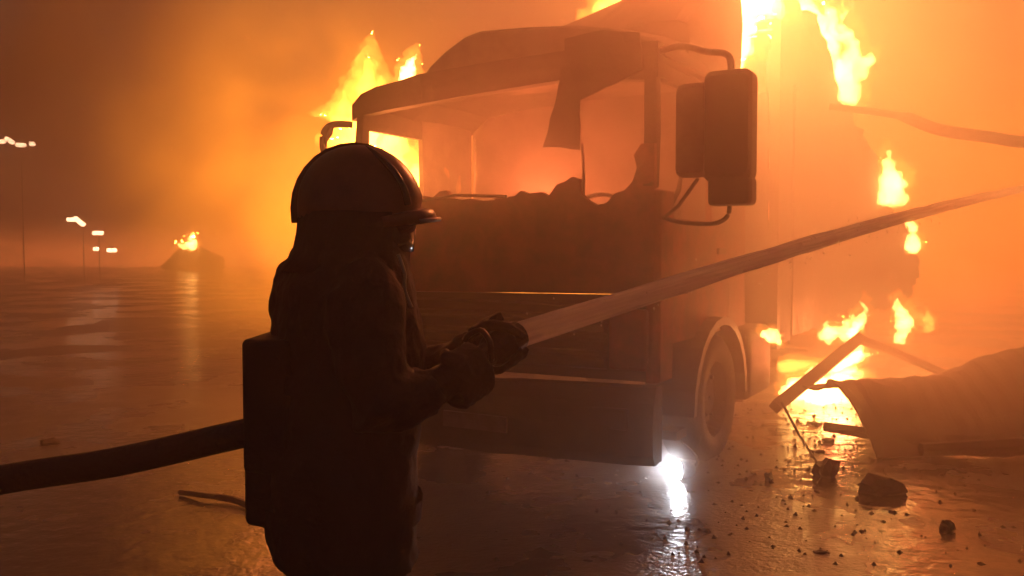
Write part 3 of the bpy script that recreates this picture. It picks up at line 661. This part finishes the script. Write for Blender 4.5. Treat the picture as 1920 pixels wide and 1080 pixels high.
# ------------------------------------------------------------------ fire
F_WHITE = flame_mat('flame_white', (1.0, .50, .13), 55)
F_YEL = flame_mat('flame_yellow', (1.0, .40, .06), 14)
F_YEL2 = flame_mat('flame_gold', (1.0, .42, .04), 7)
F_FRINGE = flame_mat('flame_fringe', (1.0, .30, .03), 4.0)
F_ORG = flame_mat('flame_orange', (1.0, .30, .03), 5)
def flame(label, tongues, m, group='flames on and around the truck', lamp=None, name='flame', fringe=True):
    """tongues: (base, tip, base radius). Each is a wavering tapered body of gas."""
    base = Vector(tongues[0][0])
    def build(nm, m, k_r, k_l, dis):
        V = []; Fc = []
        for q, (b, tp, r) in enumerate(tongues):
            b = Vector(b) - base; tp = b + (Vector(tp) - base - b) * k_l; n = 10; path = []; rad = []; L_ = (tp - b).length; r = r * k_r
            for i in range(n + 1):
                u = i / n; p = b.lerp(tp, u)
                s = Vector((q * 3.7 + base.x, base.y, base.z))
                p += Vector((mn.noise(s + Vector((0, 0, u * 2.6))), mn.noise(s + Vector((5, 0, u * 2.6))), .3 * mn.noise(s + Vector((9, 0, u * 3))))) * L_ * .22 * u ** .6
                path.append(p); rad.append(max(.004, r * (math.sin(math.pi * (.16 + .84 * u) ** .75) ** .8 if u < 1 else 0) * (1 + .45 * mn.noise(s + Vector((2, u * 4, 1))))))
            v, f = tube(path, rad, 10); k = len(V); V += [tuple(x) for x in v]; Fc += [tuple(i + k for i in w) for w in f]
        o = obj(nm, V, Fc, m, None, True)
        rm = o.modifiers.new('r', 'REMESH'); rm.mode = 'VOXEL'; rm.voxel_size = max(.014, min(t[2] for t in tongues) * .17)
        dp = o.modifiers.new('d', 'DISPLACE'); tx = bpy.data.textures.new('lick', 'CLOUDS'); tx.noise_scale = max(.04, max(t[2] for t in tongues) * .55); tx.noise_depth = 3; dp.texture = tx; dp.strength = max(t[2] for t in tongues) * dis * 1.3; dp.mid_level = .55
        sm = o.modifiers.new('s', 'SMOOTH'); sm.iterations = 3
        return o
    o = build(name, m, 1.0, 1.0, .7); o.location = base
    if fringe:
        q = build('flame_fringe', F_FRINGE, 1.75, 1.22, 1.2); q.parent = o
    tag(o, label, 'flame', group)
    if lamp:
        for i, (p, w, rad) in enumerate(lamp):
            ld = bpy.data.lights.new('firelight', 'POINT'); ld.energy = w; ld.color = FIRE; ld.shadow_soft_size = rad
            lo = bpy.data.objects.new('firelight', ld); COL.objects.link(lo); lo.parent = o; lo.location = Vector(p) - base
    return o
def TW(a, b, z):
    L_ = Vector((-.865, .502, 0)); B_ = Vector((.502, .865, 0)); return Vector(TR_LOC) + L_ * a + B_ * b + Vector((0, 0, z))

flame('yellow flame tip above the far end of the cab roof', [((-1.52, 9, 2.4), (-1.44, 9, 3.55), .16), ((-1.3, 9, 2.6), (-1.34, 9, 3.36), .13), ((-1.7, 9, 2.4), (-1.72, 9, 3.2), .13)], F_YEL2)
flame('small white flame against the slope of the roof cowl', [((-1.02, 8.2, 2.95), (-.88, 8.2, 3.40), .085)], F_WHITE)
flame('bright flame outside the far door window', [(TW(2.85, .5, 1.9), TW(2.8, .55, 2.72), .2), (TW(2.9, .95, 1.9), TW(2.85, 1.0, 2.75), .22), (TW(2.8, 1.35, 1.9), TW(2.8, 1.35, 2.6), .2)], F_YEL, lamp=[(TW(3.1, .9, 2.2), 120, .2)])
flame('white hot flames rising between cab and trailer', [(TW(.30, 2.6, 3.12), TW(.26, 2.6, 3.78), .17), (TW(.14, 2.6, 3.30), TW(.12, 2.6, 3.75), .10), (TW(.22, 2.62, 3.5), TW(.2, 2.6, 4.9), .26), (TW(.0, 2.66, 3.62), TW(.0, 2.66, 4.8), .19), (TW(.5, 2.6, 3.3), TW(.5, 2.6, 4.9), .24)], F_WHITE, lamp=[(TW(.3, 2.55, 3.6), 150, .25)])
flame('flame edge behind the roof deflector', [(TW(1.6, 2.1, 3.2), TW(1.35, 2.2, 3.95), .18), (TW(1.2, 2.1, 3.3), TW(1.0, 2.2, 4.1), .2)], F_YEL)
flame('flame at the upper corner of the trailer side', [((3.50, 10.5, 4.0), (3.40, 10.5, 4.9), .16), ((3.62, 10.5, 3.9), (3.55, 10.5, 4.5), .13)], F_WHITE)
flame('tall white forked flame beside the trailer edge at upper right', [((4.08, 11, 3.38), (4.2, 11, 4.55), .19), ((3.92, 10.8, 3.6), (3.76, 10.7, 4.3), .13), ((4.15, 11, 3.65), (4.45, 11, 4.0), .12), ((3.8, 10.7, 3.9), (3.7, 10.6, 4.5), .12)], F_WHITE, lamp=[((4.6, 11.3, 3.9), 30, .3)])
flame('teardrop flame halfway down the ragged trailer edge', [((5.80, 13.6, 2.25), (5.82, 13.6, 3.1), .19), ((5.95, 13.6, 2.25), (5.98, 13.6, 2.5), .08), ((5.62, 13.6, 2.25), (5.66, 13.6, 2.5), .07)], F_WHITE, lamp=[((6.3, 13.8, 2.7), 20, .3)])
flame('thin flame low on the ragged trailer edge', [((7.70, 17, 1.5), (7.64, 17, 2.3), .15), ((7.5, 17, 1.55), (7.45, 17, 1.9), .1)], F_WHITE)
flame('small white flame just behind the truck tank', [((2.10, 7.35, .84), (2.2, 7.35, .93), .075), ((2.18, 7.35, .82), (2.24, 7.35, .89), .05)], F_WHITE)
flame('white flames under the trailer floor', [((3.26, 9.4, .66), (3.62, 9.45, .74), .07), ((3.36, 9.4, .58), (3.38, 9.4, .86), .06), ((3.52, 9.4, .60), (3.56, 9.4, .90), .06), ((3.62, 9.45, .66), (3.9, 9.8, .80), .06), ((3.86, 9.9, .40), (3.88, 9.9, 1.02), .085), ((3.74, 9.7, .62), (3.75, 9.7, .9), .05)], F_WHITE, lamp=[((3.7, 9.7, .75), 40, .15)])
flame('upright flame hanging under the middle of the trailer', [((5.26, 12, .30), (5.27, 12, .95), .12)], F_WHITE)
flame('faint yellow flame under the trailer tail', [((6.62, 14, .28), (6.6, 14, .62), .09)], F_YEL)
flame('white burning puddle under the trailer', [((2.85, 9.3, .05), (3.75, 9.4, .07), .11), ((3.05, 9.8, .06), (4.1, 9.85, .09), .13), ((3.0, 9.05, .05), (3.6, 9.0, .05), .09), ((3.3, 9.8, .06), (3.5, 9.9, .32), .12), ((3.65, 9.9, .06), (3.86, 9.9, .30), .11)], F_WHITE, lamp=[((3.5, 9.4, .4), 75, .15)])
flame('low streak of flame beyond the burning puddle', [((4.0, 11.2, .07), (4.55, 11.7, .12), .09), ((4.4, 11.7, .08), (4.95, 12.2, .14), .09), ((4.5, 11.8, .06), (4.7, 11.8, .26), .07)], F_WHITE)
flame('thin ground flame close to the truck tank', [((3.4, 11.3, .08), (3.95, 11.35, .12), .08)], F_YEL)
flame('added unseen fire behind the seats, lighting the cab from within', [(TW(.9, 1.3, 1.1), TW(.85, 1.3, 1.55), .15), (TW(1.7, 1.3, 1.1), TW(1.7, 1.3, 1.6), .15), (TW(.8, 1.3, 1.16), TW(1.8, 1.3, 1.2), .13)], F_ORG, lamp=[(TW(1.3, .9, 1.9), 66, .2)])  # flame and lamp added to brighten the cab interior

# large bodies of burning gas, smoke and self-lit haze
def cloud(name, c, s, m, label, cat, kind=None, group=None):
    bm = bmesh.new(); bmesh.ops.create_icosphere(bm, subdivisions=3, radius=1)
    me = bpy.data.meshes.new(name); bm.to_mesh(me); bm.free(); me.materials.append(m)
    o = bpy.data.objects.new(name, me); COL.objects.link(o); o.location = c; o.scale = s
    tag(o, label, cat, group, kind); return o
def lamps(pts):
    for p, w, r in pts:
        ld = bpy.data.lights.new('firelight', 'POINT'); ld.energy = w; ld.color = FIRE; ld.shadow_soft_size = r
        lo = bpy.data.objects.new('firelight', ld); COL.objects.link(lo); lo.location = p
cloud('fire', (-2.5, 11.3, 2.6), (3.1, 2.2, 3.3), cloud_mat('fire_left', (1, .27, .012), .72, nscale=2.6, lo=.36, hi=.62, base=.06, seed=1.7), 'wide orange blaze behind the far side of the cab', 'fire', 'stuff')
cloud('fire', (11.5, 24, 3.8), (11.5, 5.5, 8.5), cloud_mat('fire_right', (1, .20, .010), .50, nscale=2.4, lo=.3, hi=.68, base=.25, seed=3), 'wide orange blaze around the trailer and beyond', 'fire', 'stuff')
cloud('fire', (-.2, 18, 5.4), (5.5, 3.0, 3.6), cloud_mat('fire_top', (1, .20, .020), .09, nscale=1.6, lo=.25, hi=.8, base=.3, seed=6), 'orange glow of fire rising above the cab roof', 'fire', 'stuff')
lamps([((-2.4, 10.6, 2.2), 30, .5), ((2.3, 8.3, 4.8), 640, .5), ((9.0, 19.0, 2.4), 100, .6), ((6.0, 11.0, .9), 70, .4)])
cloud('fire', (-36, 76, .6), (39, 5, 4.0), cloud_mat('low_glow', (1, .21, .045), 1.3, nscale=2.2, lo=.3, hi=.7, base=.25, seed=9, stretch=(4, 1, 1)), 'low band of far lit smoke along the ground at left, glow built in', 'fire', 'stuff')  # lit smoke near the horizon, its light put in as emission
SM = dict(scol=(.72, .64, .58), aniso=.6)
cloud('smoke', tuple(TW(-.06, .3, .14)), (.34, .30, .2), cloud_mat('lamp_halo', None, 0, 2.6, nscale=2.0, lo=.25, hi=.7, fall=(.1, 1.0), base=.3, seed=8, scol=(.9, .9, .9), aniso=.2), 'thin added vapour giving the lit lamp under the bumper its halo', 'smoke', 'stuff')  # added scattering puff that makes the bloom round the lamp
cloud('smoke', (2.0, 6.1, 2.4), (3.4, 2.5, 3.0), cloud_mat('cab_smoke', None, 0, .60, nscale=1.8, lo=.30, hi=.70, fall=(.2, 1.0), base=.45, seed=4, **SM), 'orange lit smoke and steam drifting around the cab', 'smoke', 'stuff')
cloud('smoke', (4.3, 7.3, .5), (2.6, 2.3, 1.15), cloud_mat('trailer_smoke', None, 0, .45, nscale=1.8, lo=.30, hi=.70, fall=(.2, 1.0), base=.45, seed=14, **SM), 'orange lit steam drifting over the wreckage beside the trailer', 'smoke', 'stuff')
cloud('smoke', (-5.6, 11.0, 4.9), (3.4, 1.5, 2.7), cloud_mat('dark_smoke', None, 0, 2.6, (.45, .40, .38), nscale=2.2, lo=.44, hi=.64, fall=(.3, 1.0), base=.0, seed=11), 'dark billowing smoke drifting left of the blaze', 'smoke', 'stuff')

# ------------------------------------------------------------------ far lights and burning heap on the left
LW = emis('far_lamp', (1, .55, .30), 9)
def lamp_post(x, y, z, heads, label):
    e = tag(empty('lamp_post', (x, y, 0)), label, 'lamp post', 'far lights on the left')
    v, f = tube([(0, 0, 0), (0, 0, z * .5), (0, 0, z + .1)], [.02, .02, .016], 6); obj('pole', v, f, 'charred', e)
    for (dx, dz, w, tilt) in heads:
        v, f = boxg(-w, w, -.12, .12, -.09, .09); h = bev(obj('lamp_head', v, f, LW, e), .05, 3); h.location = (dx, -.1, dz); h.rotation_euler.y = tilt
        v, f = tube([(0, 0, z), (dx, 0, dz + .12)], .015, 6); obj('bracket', v, f, 'charred', e)
lamp_post(-22.0, 40, 6.1, [(-.9, 6.36, .22, 0), (-.46, 6.40, .2, .6), (.05, 6.2, .2, 0), (.55, 6.25, .10, 0)], 'tall mast with a row of small lamps at far left edge')
lamp_post(-19.4, 40.2, 2.6, [(-.45, 2.88, .2, 0), (-.12, 2.80, .28, .7)], 'low lamp with bent glowing head, left of the round far light')
lamp_post(-18.5, 39.8, 2.1, [(0, 2.27, .22, 0), (-.1, 1.56, .1, 0), (.6, 1.5, .2, 0)], 'round glowing light on a short post far off at left')
def heapfire():
    tag(rock('rubble_heap', (-22.2, 62, 0), 1.05, 'rubble', 44, (2.0, .8, 1.35), .3), 'far rubble heap on the left carrying a small fire', 'heap')
    flame('small distant fire on the rubble heap at left', [((-22.1, 61.2, 1.5), (-22.0, 61.2, 2.7), .42), ((-22.3, 61.2, 1.6), (-23.3, 61.2, 1.95), .2)], F_WHITE, 'small far fires')
heapfire()

# ------------------------------------------------------------------ hanging smoke and haze
def haze():
    v, f = boxg(-70, 70, -6, 110, -1.0, 9.5)
    m = bpy.data.materials.new('haze'); m.use_nodes = True
    n = m.node_tree.nodes; l = m.node_tree.links; n.remove(n['Principled BSDF'])
    p = n.new('ShaderNodeVolumePrincipled'); p.inputs['Color'].default_value = (.8, .72, .66, 1); p.inputs['Density'].default_value = .043; p.inputs['Anisotropy'].default_value = .6
    l.new(p.outputs[0], n['Material Output'].inputs['Volume'])
    tag(obj('haze', v, f, m), 'smoky air lit by the fire over the whole place', None, kind='stuff')
haze()
